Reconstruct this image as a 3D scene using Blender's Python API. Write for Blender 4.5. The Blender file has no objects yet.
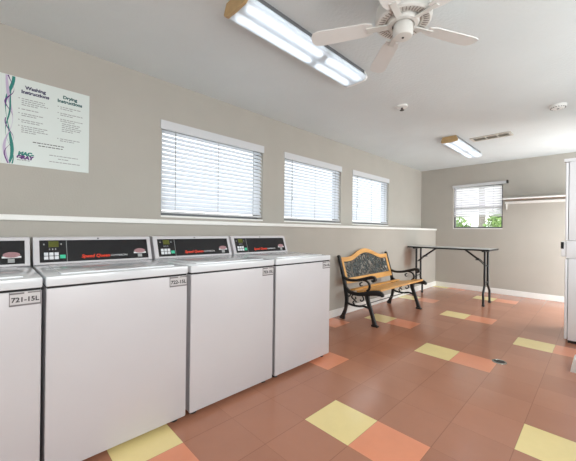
import bpy, bmesh, math, random
from mathutils import Vector, Matrix
random.seed(7)
PI = math.pi
T = 0.3048                                     # floor tile
C = bpy.context.scene.collection
ORG = {}                                       # world origin of every parent

# ------------------------------------------------------------------ materials
def srgb(r, g, b):
    f = lambda c: (c/255/12.92) if c <= 10.3 else ((c/255+0.055)/1.055)**2.4
    return (f(r), f(g), f(b), 1)

def mat(name, col, rough=.5, metal=0, spec=.5, noise=0, nscale=8, bump=0, bscale=60, emit=None, coat=0):
    m = bpy.data.materials.new(name); m.use_nodes = True
    nt = m.node_tree; b = nt.nodes['Principled BSDF']
    b.inputs['Base Color'].default_value = col
    b.inputs['Roughness'].default_value = rough
    b.inputs['Metallic'].default_value = metal
    b.inputs['Specular IOR Level'].default_value = spec
    b.inputs['Coat Weight'].default_value = coat
    if emit:
        b.inputs['Emission Color'].default_value = emit[0]; b.inputs['Emission Strength'].default_value = emit[1]
    tc = nt.nodes.new('ShaderNodeTexCoord')
    if noise:
        n = nt.nodes.new('ShaderNodeTexNoise'); n.inputs['Scale'].default_value = nscale; n.inputs['Detail'].default_value = 5
        nt.links.new(tc.outputs['Object'], n.inputs['Vector'])
        mr = nt.nodes.new('ShaderNodeMapRange')
        mr.inputs['From Min'].default_value = .3; mr.inputs['From Max'].default_value = .7
        mr.inputs['To Min'].default_value = 1-noise; mr.inputs['To Max'].default_value = 1+noise
        nt.links.new(n.outputs['Fac'], mr.inputs['Value'])
        mx = nt.nodes.new('ShaderNodeVectorMath'); mx.operation = 'SCALE'; mx.inputs[0].default_value = col[:3]
        nt.links.new(mr.outputs['Result'], mx.inputs['Scale'])
        nt.links.new(mx.outputs['Vector'], b.inputs['Base Color'])
    if bump:
        n2 = nt.nodes.new('ShaderNodeTexNoise'); n2.inputs['Scale'].default_value = bscale; n2.inputs['Detail'].default_value = 4
        nt.links.new(tc.outputs['Object'], n2.inputs['Vector'])
        bp = nt.nodes.new('ShaderNodeBump'); bp.inputs['Strength'].default_value = bump; bp.inputs['Distance'].default_value = .01
        nt.links.new(n2.outputs['Fac'], bp.inputs['Height']); nt.links.new(bp.outputs['Normal'], b.inputs['Normal'])
    return m

def floor_mat(name, col, var, rough=.15):
    """vinyl tile: seams every tile, a shade of its own per tile, faint grain and wear marks"""
    m = bpy.data.materials.new(name); m.use_nodes = True
    nt = m.node_tree; L = nt.links; N = nt.nodes.new; b = nt.nodes['Principled BSDF']
    tc = N('ShaderNodeTexCoord'); sc = N('ShaderNodeVectorMath'); sc.operation = 'SCALE'; sc.inputs['Scale'].default_value = 1/T
    L.new(tc.outputs['Object'], sc.inputs[0])
    fl = N('ShaderNodeVectorMath'); fl.operation = 'FLOOR'; L.new(sc.outputs[0], fl.inputs[0])
    wn = N('ShaderNodeTexWhiteNoise'); wn.noise_dimensions = '2D'; L.new(fl.outputs[0], wn.inputs['Vector'])
    no = N('ShaderNodeTexNoise'); no.inputs['Scale'].default_value = 3.2; no.inputs['Detail'].default_value = 6; no.inputs['Roughness'].default_value = .65
    L.new(tc.outputs['Object'], no.inputs['Vector'])
    a = N('ShaderNodeMath'); a.operation = 'MULTIPLY_ADD'; a.inputs[1].default_value = var; a.inputs[2].default_value = 1-var/2
    L.new(wn.outputs['Value'], a.inputs[0])
    a2 = N('ShaderNodeMath'); a2.operation = 'MULTIPLY_ADD'; a2.inputs[1].default_value = .22; L.new(no.outputs['Fac'], a2.inputs[0])
    a3 = N('ShaderNodeMath'); a3.operation = 'SUBTRACT'; a3.inputs[1].default_value = .11; L.new(a.outputs[0], a3.inputs[0]); L.new(a3.outputs[0], a2.inputs[2])
    # seams
    sx = N('ShaderNodeSeparateXYZ'); L.new(sc.outputs[0], sx.inputs[0])
    def seam(ax, w):
        r = N('ShaderNodeMath'); r.operation = 'PINGPONG'; r.inputs[1].default_value = .5; L.new(sx.outputs[ax], r.inputs[0])
        g = N('ShaderNodeMath'); g.operation = 'GREATER_THAN'; g.inputs[1].default_value = w; L.new(r.outputs[0], g.inputs[0]); return g
    g1 = seam('X', .006); g2 = seam('Y', .003)
    mn = N('ShaderNodeMath'); mn.operation = 'MINIMUM'; L.new(g1.outputs[0], mn.inputs[0]); L.new(g2.outputs[0], mn.inputs[1])
    ma = N('ShaderNodeMath'); ma.operation = 'MULTIPLY_ADD'; ma.inputs[1].default_value = .3; ma.inputs[2].default_value = .7; L.new(mn.outputs[0], ma.inputs[0])
    mu = N('ShaderNodeMath'); mu.operation = 'MULTIPLY'; L.new(a2.outputs[0], mu.inputs[0]); L.new(ma.outputs[0], mu.inputs[1])
    cs = N('ShaderNodeVectorMath'); cs.operation = 'SCALE'; cs.inputs[0].default_value = col[:3]; L.new(mu.outputs[0], cs.inputs['Scale'])
    L.new(cs.outputs[0], b.inputs['Base Color'])
    n3 = N('ShaderNodeTexNoise'); n3.inputs['Scale'].default_value = 2.5; n3.inputs['Detail'].default_value = 2; L.new(tc.outputs['Object'], n3.inputs['Vector'])
    rr = N('ShaderNodeMapRange'); rr.inputs['From Min'].default_value = .1; rr.inputs['From Max'].default_value = .9
    rr.inputs['To Min'].default_value = rough-.06; rr.inputs['To Max'].default_value = rough+.1; L.new(n3.outputs['Fac'], rr.inputs['Value'])
    L.new(rr.outputs[0], b.inputs['Roughness']); b.inputs['Specular IOR Level'].default_value = .5
    n4 = N('ShaderNodeTexNoise'); n4.inputs['Scale'].default_value = 5; n4.inputs['Detail'].default_value = 1; L.new(tc.outputs['Object'], n4.inputs['Vector'])
    bp = N('ShaderNodeBump'); bp.inputs['Strength'].default_value = .06; bp.inputs['Distance'].default_value = .02
    L.new(n4.outputs['Fac'], bp.inputs['Height']); L.new(bp.outputs['Normal'], b.inputs['Normal'])
    return m

def wood_mat(name, c1, c2, rough=.4, axis=1):
    m = bpy.data.materials.new(name); m.use_nodes = True
    nt = m.node_tree; L = nt.links; N = nt.nodes.new; b = nt.nodes['Principled BSDF']
    tc = N('ShaderNodeTexCoord'); mp = N('ShaderNodeMapping')
    s = [30, 30, 30]; s[axis] = 2.2; mp.inputs['Scale'].default_value = s
    L.new(tc.outputs['Object'], mp.inputs['Vector'])
    n = N('ShaderNodeTexNoise'); n.inputs['Scale'].default_value = 1.5; n.inputs['Detail'].default_value = 6; L.new(mp.outputs[0], n.inputs['Vector'])
    r = N('ShaderNodeValToRGB'); r.color_ramp.elements[0].position = .32; r.color_ramp.elements[1].position = .7
    r.color_ramp.elements[0].color = c1; r.color_ramp.elements[1].color = c2
    L.new(n.outputs['Fac'], r.inputs['Fac']); L.new(r.outputs[0], b.inputs['Base Color']); b.inputs['Roughness'].default_value = rough
    return m

def leaf_mat(name, c1, c2):
    m = wood_mat(name, c1, c2, .6); return m

def mix_mat(name, parts):
    """weighted mix of up to three shader nodes"""
    m = bpy.data.materials.new(name); m.use_nodes = True
    nt = m.node_tree; nt.nodes.clear(); L = nt.links
    out = nt.nodes.new('ShaderNodeOutputMaterial'); prev = None; tot = 0
    for typ, w, kw in parts:
        n = nt.nodes.new(typ)
        for k, v in kw.items(): n.inputs[k].default_value = v
        if prev is None: prev = n; tot = w
        else:
            mx = nt.nodes.new('ShaderNodeMixShader'); tot += w; mx.inputs[0].default_value = w/tot
            L.new(prev.outputs[0], mx.inputs[1]); L.new(n.outputs[0], mx.inputs[2]); prev = mx
    L.new(prev.outputs[0], out.inputs['Surface'])
    return m

M = {}
M['paint'] = mat('paint_greige', srgb(174, 169, 161), .75, noise=.03, nscale=2.5, bump=.12, bscale=90)
M['white_paint'] = mat('paint_white', srgb(232, 231, 228), .45, noise=.02, nscale=6)
M['ceiling'] = mat('ceiling_texture', srgb(212, 217, 218), .9, noise=.03, nscale=1.5, bump=.35, bscale=45)
M['tile_brown'] = floor_mat('tile_terracotta', srgb(174, 121, 97), .14)
M['tile_yellow'] = floor_mat('tile_yellow', srgb(236, 216, 154), .05)
M['tile_orange'] = floor_mat('tile_orange', srgb(226, 148, 114), .07)
M['enamel'] = mat('enamel_white', srgb(202, 199, 202), .3, noise=.015, nscale=4)
M['enamel_lid'] = mat('enamel_lid', srgb(216, 219, 223), .1, spec=.6, noise=.015, nscale=5)
M['dryer'] = mat('dryer_enamel', srgb(240, 241, 245), .25, noise=.01, nscale=4)
M['brown_board'] = mat('shelf_board_brown', srgb(128, 112, 98), .8, noise=.12, nscale=14)
M['gap'] = mat('rubber_black', srgb(26, 25, 26), .7, noise=.1)
M['panel_black'] = mat('panel_black', srgb(20, 20, 24), .22, noise=.1, nscale=20)
M['lcd'] = mat('display_olive', srgb(84, 88, 24), .3, noise=.2, nscale=120)
M['key'] = mat('key_white', srgb(214, 216, 220), .4, noise=.02)
M['green'] = mat('key_green', srgb(64, 190, 150), .4, noise=.02)
M['red'] = mat('print_red', srgb(232, 62, 30), .4, noise=.02)
M['print_white'] = mat('print_white', srgb(220, 220, 222), .5, noise=.02)
M['pink'] = mat('sticker_pink', srgb(158, 118, 122), .5, noise=.1, nscale=90)
M['plate'] = mat('plate_silver', srgb(205, 202, 203), .35, metal=.25, noise=.03)
M['plate_edge'] = mat('plate_edge_grey', srgb(120, 114, 116), .5, noise=.05)
M['ink'] = mat('ink_grey', srgb(52, 49, 53), .6, noise=.05)
M['ink_light'] = mat('ink_light_grey', srgb(150, 152, 152), .6, noise=.05)
M['poster'] = mat('poster_paper', srgb(212, 219, 216), .35, noise=.01)
M['teal'] = mat('print_teal', srgb(24, 122, 112), .5, noise=.03)
M['purple'] = mat('print_purple', srgb(92, 40, 116), .5, noise=.03)
M['lavender'] = mat('print_lavender', srgb(186, 170, 196), .5, noise=.03)
M['navy'] = mat('print_navy', srgb(48, 44, 84), .5, noise=.03)
M['deepteal'] = mat('print_deep_teal', srgb(26, 84, 84), .5, noise=.03)
M['iron'] = mat('cast_iron_black', srgb(19, 20, 22), .4, noise=.25, nscale=30, bump=.2, bscale=120)
M['iron_green'] = mat('cast_iron_weathered', srgb(66, 74, 74), .4, noise=.8, nscale=20, bump=.3, bscale=90)
M['steel_black'] = mat('steel_tube_black', srgb(14, 14, 16), .4, noise=.15, nscale=20)
M['bench_wood'] = wood_mat('wood_honey', srgb(208, 148, 76), srgb(232, 178, 104), .38)
M['bench_wood_v'] = wood_mat('wood_honey_upright', srgb(208, 148, 76), srgb(232, 178, 104), .38, axis=2)
M['laminate'] = mat('laminate_grey', srgb(186, 188, 188), .28, noise=.03, nscale=30)
M['fan_white'] = mat('fan_white', srgb(212, 211, 207), .45, noise=.02)
M['fan_blade'] = mat('fan_blade_white', srgb(224, 223, 221), .5, noise=.02)
M['fan_slot'] = mat('fan_slot_grey', srgb(138, 132, 126), .8, noise=.05)
M['slot'] = mat('slot_dark', srgb(70, 67, 64), .8, noise=.1)
M['cap_tan'] = mat('cap_tan', srgb(178, 148, 104), .5, noise=.08, nscale=25)
M['fixture'] = mat('fixture_shadow_grey', srgb(104, 106, 108), .5, noise=.02)  # housing painted grey for the shadow line above the lens; also the test button
M['bronze'] = mat('window_frame_grey', srgb(104, 106, 108), .45, metal=.3, noise=.06)
M['plastic'] = mat('plastic_white', srgb(232, 232, 230), .4, noise=.01)
M['vent'] = mat('vent_beige', srgb(198, 194, 184), .5, noise=.04)
M['drain'] = mat('drain_metal', srgb(176, 174, 168), .25, metal=.9, noise=.15, nscale=60)
M['grass'] = mat('lawn_green', srgb(158, 164, 142), .9, noise=.3, nscale=5, bump=.4)
M['concrete'] = mat('concrete_pale', srgb(206, 204, 198), .9, noise=.08, nscale=4)
M['leaf'] = leaf_mat('leaf_green', srgb(92, 140, 58), srgb(176, 206, 128))
M['bark'] = mat('bark_grey', srgb(142, 134, 128), .9, noise=.2, nscale=18, bump=.5)
M['valance'] = mat('valance_white', srgb(206, 207, 210), .5, noise=.01)
M['slat'] = mix_mat('slat_white_vinyl', [('ShaderNodeBsdfDiffuse', .66, {'Color': srgb(238, 241, 246)}), ('ShaderNodeBsdfTranslucent', .34, {'Color': srgb(240, 243, 248)})])
M['mini_slat'] = mix_mat('slat_white_thin', [('ShaderNodeBsdfDiffuse', .22, {'Color': srgb(248, 248, 250)}), ('ShaderNodeBsdfTranslucent', .78, {'Color': srgb(248, 247, 252)})])
M['lens'] = mix_mat('lens_prismatic', [('ShaderNodeBsdfTransparent', .34, {'Color': (1, 1, 1, 1)}), ('ShaderNodeBsdfTranslucent', .5, {'Color': srgb(244, 248, 252)}), ('ShaderNodeBsdfDiffuse', .16, {'Color': srgb(240, 244, 248)})])
M['tube'] = mat('tube_glow', srgb(240, 244, 250), .5, emit=((.88, .95, 1.0, 1), 3.2))
def glass():
    return mix_mat('window_glass', [('ShaderNodeBsdfTransparent', .93, {'Color': (.97, .985, .98, 1)}), ('ShaderNodeBsdfGlossy', .07, {'Roughness': .02})])
M['glass'] = glass()

def marked_paint():
    """wall paint of the low wall with one soft-edged brown patch beside the folding table"""
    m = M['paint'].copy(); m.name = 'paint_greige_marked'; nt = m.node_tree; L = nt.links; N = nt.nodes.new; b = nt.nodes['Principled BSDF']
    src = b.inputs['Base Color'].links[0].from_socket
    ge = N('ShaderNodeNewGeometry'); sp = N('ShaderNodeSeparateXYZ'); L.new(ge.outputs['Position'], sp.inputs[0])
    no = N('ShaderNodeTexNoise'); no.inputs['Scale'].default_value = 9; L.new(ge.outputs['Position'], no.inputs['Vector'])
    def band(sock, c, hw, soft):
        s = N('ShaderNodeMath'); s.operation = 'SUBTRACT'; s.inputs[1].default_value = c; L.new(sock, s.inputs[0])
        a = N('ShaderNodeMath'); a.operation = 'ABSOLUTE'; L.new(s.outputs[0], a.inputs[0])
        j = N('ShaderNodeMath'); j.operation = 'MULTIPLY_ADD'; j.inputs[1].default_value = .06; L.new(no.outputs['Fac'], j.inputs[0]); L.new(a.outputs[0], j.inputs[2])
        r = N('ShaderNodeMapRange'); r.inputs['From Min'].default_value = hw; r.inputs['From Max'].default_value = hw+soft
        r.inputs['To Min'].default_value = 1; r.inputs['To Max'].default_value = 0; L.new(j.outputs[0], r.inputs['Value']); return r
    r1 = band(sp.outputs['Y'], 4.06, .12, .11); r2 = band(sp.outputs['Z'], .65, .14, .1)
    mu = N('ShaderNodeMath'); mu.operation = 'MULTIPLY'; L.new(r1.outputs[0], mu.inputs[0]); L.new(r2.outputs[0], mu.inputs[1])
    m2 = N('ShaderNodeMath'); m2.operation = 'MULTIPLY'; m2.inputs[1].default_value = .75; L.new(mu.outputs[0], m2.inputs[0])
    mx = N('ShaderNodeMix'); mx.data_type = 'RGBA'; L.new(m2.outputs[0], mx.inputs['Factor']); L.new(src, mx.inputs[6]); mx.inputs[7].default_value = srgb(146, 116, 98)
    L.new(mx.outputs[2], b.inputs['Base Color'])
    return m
M['paint_marked'] = marked_paint()

# ------------------------------------------------------------------ mesh helpers
def box(bm, x0, x1, y0, y1, z0, z1, bev=0):
    r = bmesh.ops.create_cube(bm, size=1)
    vs = r['verts']
    for v in vs:
        v.co = Vector(((x0+x1)/2+v.co.x*(x1-x0), (y0+y1)/2+v.co.y*(y1-y0), (z0+z1)/2+v.co.z*(z1-z0)))
    if bev:
        es = list({e for v in vs for e in v.link_edges})
        bmesh.ops.bevel(bm, geom=es, offset=bev, segments=2, affect='EDGES', profile=.6)
    return bm

def obox(bm, c, ax, ay, az, bev=0):
    """box with centre c and half-axis vectors"""
    c, ax, ay, az = map(Vector, (c, ax, ay, az))
    r = bmesh.ops.create_cube(bm, size=2)
    for v in r['verts']: v.co = c + ax*v.co.x + ay*v.co.y + az*v.co.z
    if bev:
        es = list({e for v in r['verts'] for e in v.link_edges})
        bmesh.ops.bevel(bm, geom=es, offset=bev, segments=2, affect='EDGES')
    return bm

def smooth(pts, n=6):
    P = [Vector(p) for p in pts]
    if len(P) < 3: return P
    out = []
    for i in range(len(P)-1):
        p0 = P[max(i-1, 0)]; p1 = P[i]; p2 = P[i+1]; p3 = P[min(i+2, len(P)-1)]
        for k in range(n):
            t = k/n
            out.append(.5*((2*p1)+(p2-p0)*t+(2*p0-5*p1+4*p2-p3)*t*t+(3*p1-p0-3*p2+p3)*t**3))
    out.append(P[-1]); return out

def tube(bm, pts, r, seg=10, sm=0):
    P = smooth(pts, sm) if sm else [Vector(p) for p in pts]
    rs = r if isinstance(r, (list, tuple)) else [r]*len(P)
    if len(rs) != len(P): rs = [rs[0]+(rs[-1]-rs[0])*i/(len(P)-1) for i in range(len(P))]
    rings = []; up = None
    for i, p in enumerate(P):
        d = (P[min(i+1, len(P)-1)]-P[max(i-1, 0)]).normalized()
        if up is None: up = Vector((0, 0, 1)) if abs(d.z) < .9 else Vector((1, 0, 0))
        a = d.cross(up).normalized(); up = a.cross(d).normalized()
        rings.append([bm.verts.new(p+(a*math.cos(2*PI*k/seg)+up*math.sin(2*PI*k/seg))*rs[i]) for k in range(seg)])
    for i in range(len(rings)-1):
        for k in range(seg):
            bm.faces.new((rings[i][k], rings[i][(k+1) % seg], rings[i+1][(k+1) % seg], rings[i+1][k]))
    bm.faces.new(rings[0][::-1]); bm.faces.new(rings[-1])
    return bm

def cyl(bm, p0, p1, r, seg=20): return tube(bm, [p0, p1], r, seg)

def lathe(bm, c, prof, seg=40):
    """prof: (radius, z) from one end to the other, about a vertical axis through c"""
    rings = []
    for r, z in prof:
        if r < 1e-6: rings.append([bm.verts.new((c[0], c[1], z))])
        else: rings.append([bm.verts.new((c[0]+r*math.cos(2*PI*k/seg), c[1]+r*math.sin(2*PI*k/seg), z)) for k in range(seg)])
    for a, b in zip(rings, rings[1:]):
        for k in range(seg):
            k2 = (k+1) % seg
            if len(a) == 1 and len(b) == 1: continue
            if len(a) == 1: bm.faces.new((a[0], b[k], b[k2]))
            elif len(b) == 1: bm.faces.new((a[k], a[k2], b[0]))
            else: bm.faces.new((a[k], a[k2], b[k2], b[k]))
    return bm

def sweep(bm, pts, w, d, y, sm=5):
    """flat bar along a path in the x-z plane at depth y: width w in the plane (number or per-point list), thickness d in y"""
    P = [Vector((p[0], y, p[1])) for p in pts]
    ws = [q*1.18 for q in w] if isinstance(w, (list, tuple)) else [w*1.18]*len(P)
    S = smooth(P, sm) if sm else P
    W = []
    for i in range(len(P)-1):
        for k in range(sm or 1): W.append(ws[i]+(ws[i+1]-ws[i])*k/(sm or 1))
    W.append(ws[-1])
    rings = []
    for i, p in enumerate(S):
        t = (S[min(i+1, len(S)-1)]-S[max(i-1, 0)]).normalized(); n = Vector((-t.z, 0, t.x)); h = W[i]/2; e = Vector((0, d/2, 0)); c = .72
        rings.append([bm.verts.new(p+q) for q in (n*h+e*c, n*h*c+e, -n*h*c+e, -n*h+e*c, -n*h-e*c, -n*h*c-e, n*h*c-e, n*h-e*c)])
    for a, b in zip(rings, rings[1:]):
        for k in range(8): bm.faces.new((a[k], a[(k+1) % 8], b[(k+1) % 8], b[k]))
    bm.faces.new(rings[0]); bm.faces.new(rings[-1][::-1])
    return bm

def prism(bm, poly, ext, mp):
    """polygon in 2-D extruded: mp(u, v, t) -> xyz with t in (0, ext)"""
    a = [bm.verts.new(mp(u, v, 0)) for u, v in poly]; b = [bm.verts.new(mp(u, v, ext)) for u, v in poly]
    n = len(poly)
    bm.faces.new(a); bm.faces.new(b[::-1])
    for k in range(n): bm.faces.new((a[k], b[k], b[(k+1) % n], a[(k+1) % n]))
    return bm

def B(): return bmesh.new()

def obj(name, bm, m, parent=None, origin=None, sm=False, label=None):
    bmesh.ops.recalc_face_normals(bm, faces=bm.faces)
    o0 = ORG.get(parent.name, Vector()) if parent else Vector()
    if parent is None and origin is None and len(bm.verts):
        lo = [min(v.co[i] for v in bm.verts) for i in range(3)]; hi = [max(v.co[i] for v in bm.verts) for i in range(3)]
        origin = ((lo[0]+hi[0])/2, (lo[1]+hi[1])/2, lo[2])
    base = Vector(origin) if parent is None else o0
    bmesh.ops.translate(bm, verts=bm.verts, vec=-base)
    me = bpy.data.meshes.new(name); bm.to_mesh(me); bm.free()
    if sm:
        for p in me.polygons: p.use_smooth = True
        try: me.set_sharp_from_angle(angle=math.radians(38))
        except Exception: pass
    o = bpy.data.objects.new(name, me); C.objects.link(o)
    for mm in (m if isinstance(m, list) else [m]): me.materials.append(mm)
    if parent: o.parent = parent; ORG[o.name] = o0
    else: o.location = base; ORG[o.name] = base
    if label: o['label'] = label
    return o

def thing(name, label, cat, loc, group=None):
    o = bpy.data.objects.new(name, None); C.objects.link(o); o.empty_display_size = .05
    o.location = loc; ORG[o.name] = Vector(loc); o['label'] = label; o['category'] = cat
    if group: o['group'] = group
    return o

def tag(o, label, cat, group=None):
    o['label'] = label; o['category'] = cat
    if group: o['group'] = group
    return o

def struct(o, label, cat):
    o['kind'] = 'structure'; o['label'] = label; o['category'] = cat; return o

def lettering(name, body, m, parent, origin, ux, uy, size, ext=.0012, shear=0, align='LEFT', bold=0, sx=1, label=None):
    """raised lettering as a mesh: ux, uy are the reading and upward directions"""
    cu = bpy.data.curves.new('lettering_curve', 'FONT'); cu.body = body; cu.size = size; cu.extrude = ext/2
    cu.align_x = align; cu.shear = shear; cu.offset = bold; cu.resolution_u = 3
    to = bpy.data.objects.new('lettering_tmp', cu); C.objects.link(to)
    dg = bpy.context.evaluated_depsgraph_get(); me = bpy.data.meshes.new_from_object(to.evaluated_get(dg))
    bpy.data.objects.remove(to); bpy.data.curves.remove(cu)
    ux = Vector(ux).normalized(); uy = Vector(uy).normalized(); n = ux.cross(uy); og = Vector(origin)
    bm = B(); bm.from_mesh(me); bpy.data.meshes.remove(me)
    for v in bm.verts: v.co = og+ux*v.co.x*sx+uy*v.co.y+n*v.co.z
    return obj(name, bm, m, parent, label=label)

# ------------------------------------------------------------------ room
FILL = 17.5
XL, XLL, XR, YB, YF, ZC = -1.51, -1.20, 1.90, 5.375, -5.0, 2.44
# floor: one mesh, accent tiles as material slots
ACC = {}
for u, v in ((0, 0), (0, 5), (-1, 10), (-1, 15), (-2, -3), (-3, 2), (-3, 7), (-4, 12), (-4, 17), (-5, 5), (3, 2), (2, 8), (4, -3), (0, -5), (1, -10), (-2, -8)):
    ACC[(u, v)] = 1; ACC[(u+1, v)] = 2
bm = B()
for u in range(-6, 8):
    for v in range(-18, 19):
        f = bm.faces.new([bm.verts.new((x*T, y*T, 0)) for x, y in ((u, v), (u+1, v), (u+1, v+1), (u, v+1))])
        f.material_index = ACC.get((u, v), 0)
bmesh.ops.remove_doubles(bm, verts=bm.verts, dist=1e-5)
r = bmesh.ops.extrude_face_region(bm, geom=list(bm.faces))
bmesh.ops.translate(bm, verts=[v for v in r['geom'] if isinstance(v, bmesh.types.BMVert)], vec=(0, 0, -.08))
fo = obj('floor', bm, [M['tile_brown'], M['tile_yellow'], M['tile_orange']], origin=(0, 0, 0))
struct(fo, 'terracotta vinyl tile floor with pairs of yellow and orange accent tiles', 'floor')
struct(obj('ceiling', box(B(), -1.75, XR+.1, YF-.1, YB+.1, ZC, ZC+.1), M['ceiling'], origin=(0, 0, ZC)), 'white textured ceiling of the laundry room', 'ceiling')

WIN = [(-.262, .907), (1.25, 2.427), (2.733, 3.905)]; WZ0, WZ1 = 1.238, 2.082
bm = B(); XO = XL-.14
box(bm, XO, XL, YF-.1, YB+.1, 1.0, WZ0); box(bm, XO, XL, YF-.1, YB+.1, WZ1, ZC)
ys = [YF-.1]+[y for w in WIN for y in w]+[YB+.1]
for a, b in zip(ys[0::2], ys[1::2]): box(bm, XO, XL, a, b, WZ0, WZ1)
struct(obj('wall_left', bm, M['paint'], origin=(XL, 0, 1.2)), 'greige upper left wall set back above the ledge, with three windows', 'wall')
struct(obj('wall_left_lower', box(B(), XO, XLL, YF-.1, YB+.1, 0, 1.163), M['paint_marked'], origin=(XLL, 0, 0)), 'thicker low wall below the ledge, behind the washers and bench', 'wall')
struct(obj('trim_1', box(B(), XL-.01, XLL+.022, YF, YB, 1.160, 1.194, .006), M['white_paint']), 'white ledge cap running along the top of the low left wall', 'trim')
# back wall with its window
BW = (-.868, -.03); BZ0, BZ1 = 1.205, 2.04
bm = B()
box(bm, XO, BW[0], YB, YB+.14, 0, ZC); box(bm, BW[1], XR+.1, YB, YB+.14, 0, ZC)
box(bm, BW[0], BW[1], YB, YB+.14, 0, BZ0); box(bm, BW[0], BW[1], YB, YB+.14, BZ1, ZC)
struct(obj('wall_back', bm, M['paint'], origin=(0, YB, 0)), 'pale greige end wall with the small window and shelf', 'wall')
RW = [(-3.9, -2.5, .95, 2.1), (-1.9, -.3, .95, 2.1), (.2, 2.7, .95, 2.1), (4.0, 5.1, .0, 2.08)]  # unseen windows and side door, added to light the room
bm = B()
ys = [YF-.1]+[y for w in RW for y in w[:2]]+[YB+.1]
for a, b in zip(ys[0::2], ys[1::2]): box(bm, XR, XR+.1, a, b, 0, ZC)
for a, b, z0, z1 in RW:
    if z0: box(bm, XR, XR+.1, a, b, 0, z0)
    box(bm, XR, XR+.1, a, b, z1, ZC)
struct(obj('wall_right', bm, M['paint'], origin=(XR, 0, 0)), 'greige right wall with windows and side door added for light', 'wall')
for k, (a, b, z0, z1) in enumerate(RW):
    nm = 'side door added for light' if z0 == 0 else 'right wall window added for light'
    w = struct(thing('added_door_2' if z0 == 0 else 'window_%d' % (5+k), 'glazed '+nm, 'door' if z0 == 0 else 'window', (XR+.05, (a+b)/2, z0)), ['right wall window added for light, near the front wall', 'right wall window added for light, beside the viewer', 'right wall window added for light, opposite the washers', 'glazed side door added for light, behind the dryer'][k], 'door' if z0 == 0 else 'window')
    bm = B(); s = .06
    box(bm, XR+.02, XR+.08, a, a+s, z0, z1); box(bm, XR+.02, XR+.08, b-s, b, z0, z1); box(bm, XR+.02, XR+.08, a+s, b-s, z0, z0+s); box(bm, XR+.02, XR+.08, a+s, b-s, z1-s, z1)
    obj('window_frame' if z0 else 'door_frame', bm, M['white_paint'], w)
    obj('glass', box(B(), XR+.047, XR+.053, a+s, b-s, z0+s, z1-s), M['glass'], w)
def fill_light(name, loc, rot, sx, sy, watts, col=(.96, .98, 1)):
    l = bpy.data.lights.new(name, 'AREA'); l.shape = 'RECTANGLE'; l.size = sx; l.size_y = sy; l.energy = watts; l.color = col
    o = bpy.data.objects.new(name, l); C.objects.link(o); o.location = loc; o.rotation_euler = rot
for k, (a, b, z0, z1) in enumerate(RW):                 # daylight added outside each unseen opening to brighten the room
    fill_light('window_fill_light', (XR+.25, (a+b)/2, (z0+z1)/2+.05), (0, PI/2, 0), z1-z0, b-a, FILL*(b-a)*(z1-z0)*(1.0 if k < 2 else .8 if k == 2 else 2.7))
# front wall (behind the viewer) with a glazed door added to let in light
DX0, DX1, DZ = .1, 1.25, 2.08
bm = B(); box(bm, XO, DX0, YF-.1, YF, 0, ZC); box(bm, DX1, XR+.1, YF-.1, YF, 0, ZC); box(bm, DX0, DX1, YF-.1, YF, DZ, ZC)
struct(obj('wall_front', bm, M['paint'], origin=(0, YF, 0)), 'greige wall around the added glazed door', 'wall')
d = struct(thing('added_door_1', 'glazed door with white frame, added for light', 'door', ((DX0+DX1)/2, YF-.05, 0)), 'glazed door with white frame, added for light', 'door')
bm = B()
for a, b in ((DX0, DX0+.1), (DX1-.1, DX1)): box(bm, a, b, YF-.08, YF-.02, 0, DZ)
box(bm, DX0+.1, DX1-.1, YF-.08, YF-.02, 0, .22); box(bm, DX0+.1, DX1-.1, YF-.08, YF-.02, DZ-.1, DZ)
obj('door_frame', bm, M['white_paint'], d)
obj('glass', box(B(), DX0+.1, DX1-.1, YF-.053, YF-.047, .22, DZ-.1), M['glass'], d)
fill_light('door_fill_light', ((DX0+DX1)/2, YF-.35, 1.1), (PI/2, 0, 0), DX1-DX0, 2.0, FILL*2.3)  # area lamp added outside the unseen door to brighten the room

def base(name, x0, x1, y0, y1, label):
    struct(obj(name, box(B(), x0, x1, y0, y1, 0, .095, .004), M['white_paint']), label, 'baseboard')
base('baseboard_left', XLL, XLL+.014, YF, YB, 'white baseboard along the low left wall behind the bench')
base('baseboard_back', XLL+.014, XR, YB-.014, YB, 'white baseboard along the end wall under the window')
bm = B(); prism(bm, [(1.058, 0), (XR, 0), (XR, .105), (1.084, .105), (1.074, .09)], .16, lambda u, v, t: (u, 2.035+t, v))  # baseboard end of a wall stub, kept kerb-low so light passes
struct(obj('trim_2', bm, M['white_paint']), 'white baseboard end built as a low kerb at the far right edge', 'trim')

# ------------------------------------------------------------------ windows and blinds
def left_window(n, y0, y1, label):
    w = struct(thing('window_%d' % n, label, 'window', (XL-.1, (y0+y1)/2, WZ0)), label, 'window')
    bm = B(); x0, x1 = XL-.135, XL-.095; s = .045
    box(bm, x0, x1, y0, y0+s, WZ0, WZ1); box(bm, x0, x1, y1-s, y1, WZ0, WZ1)
    box(bm, x0, x1, y0+s, y1-s, WZ0, WZ0+s); box(bm, x0, x1, y0+s, y1-s, WZ1-s, WZ1)
    obj('window_frame', bm, M['bronze'], w)
    obj('glass', box(B(), x0+.015, x0+.021, y0+s, y1-s, WZ0+s, WZ1-s), M['glass'], w)
    obj('sill', box(B(), XL-.095, XL+.004, y0, y1, WZ0-.012, WZ0+.004), M['white_paint'], w)

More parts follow.
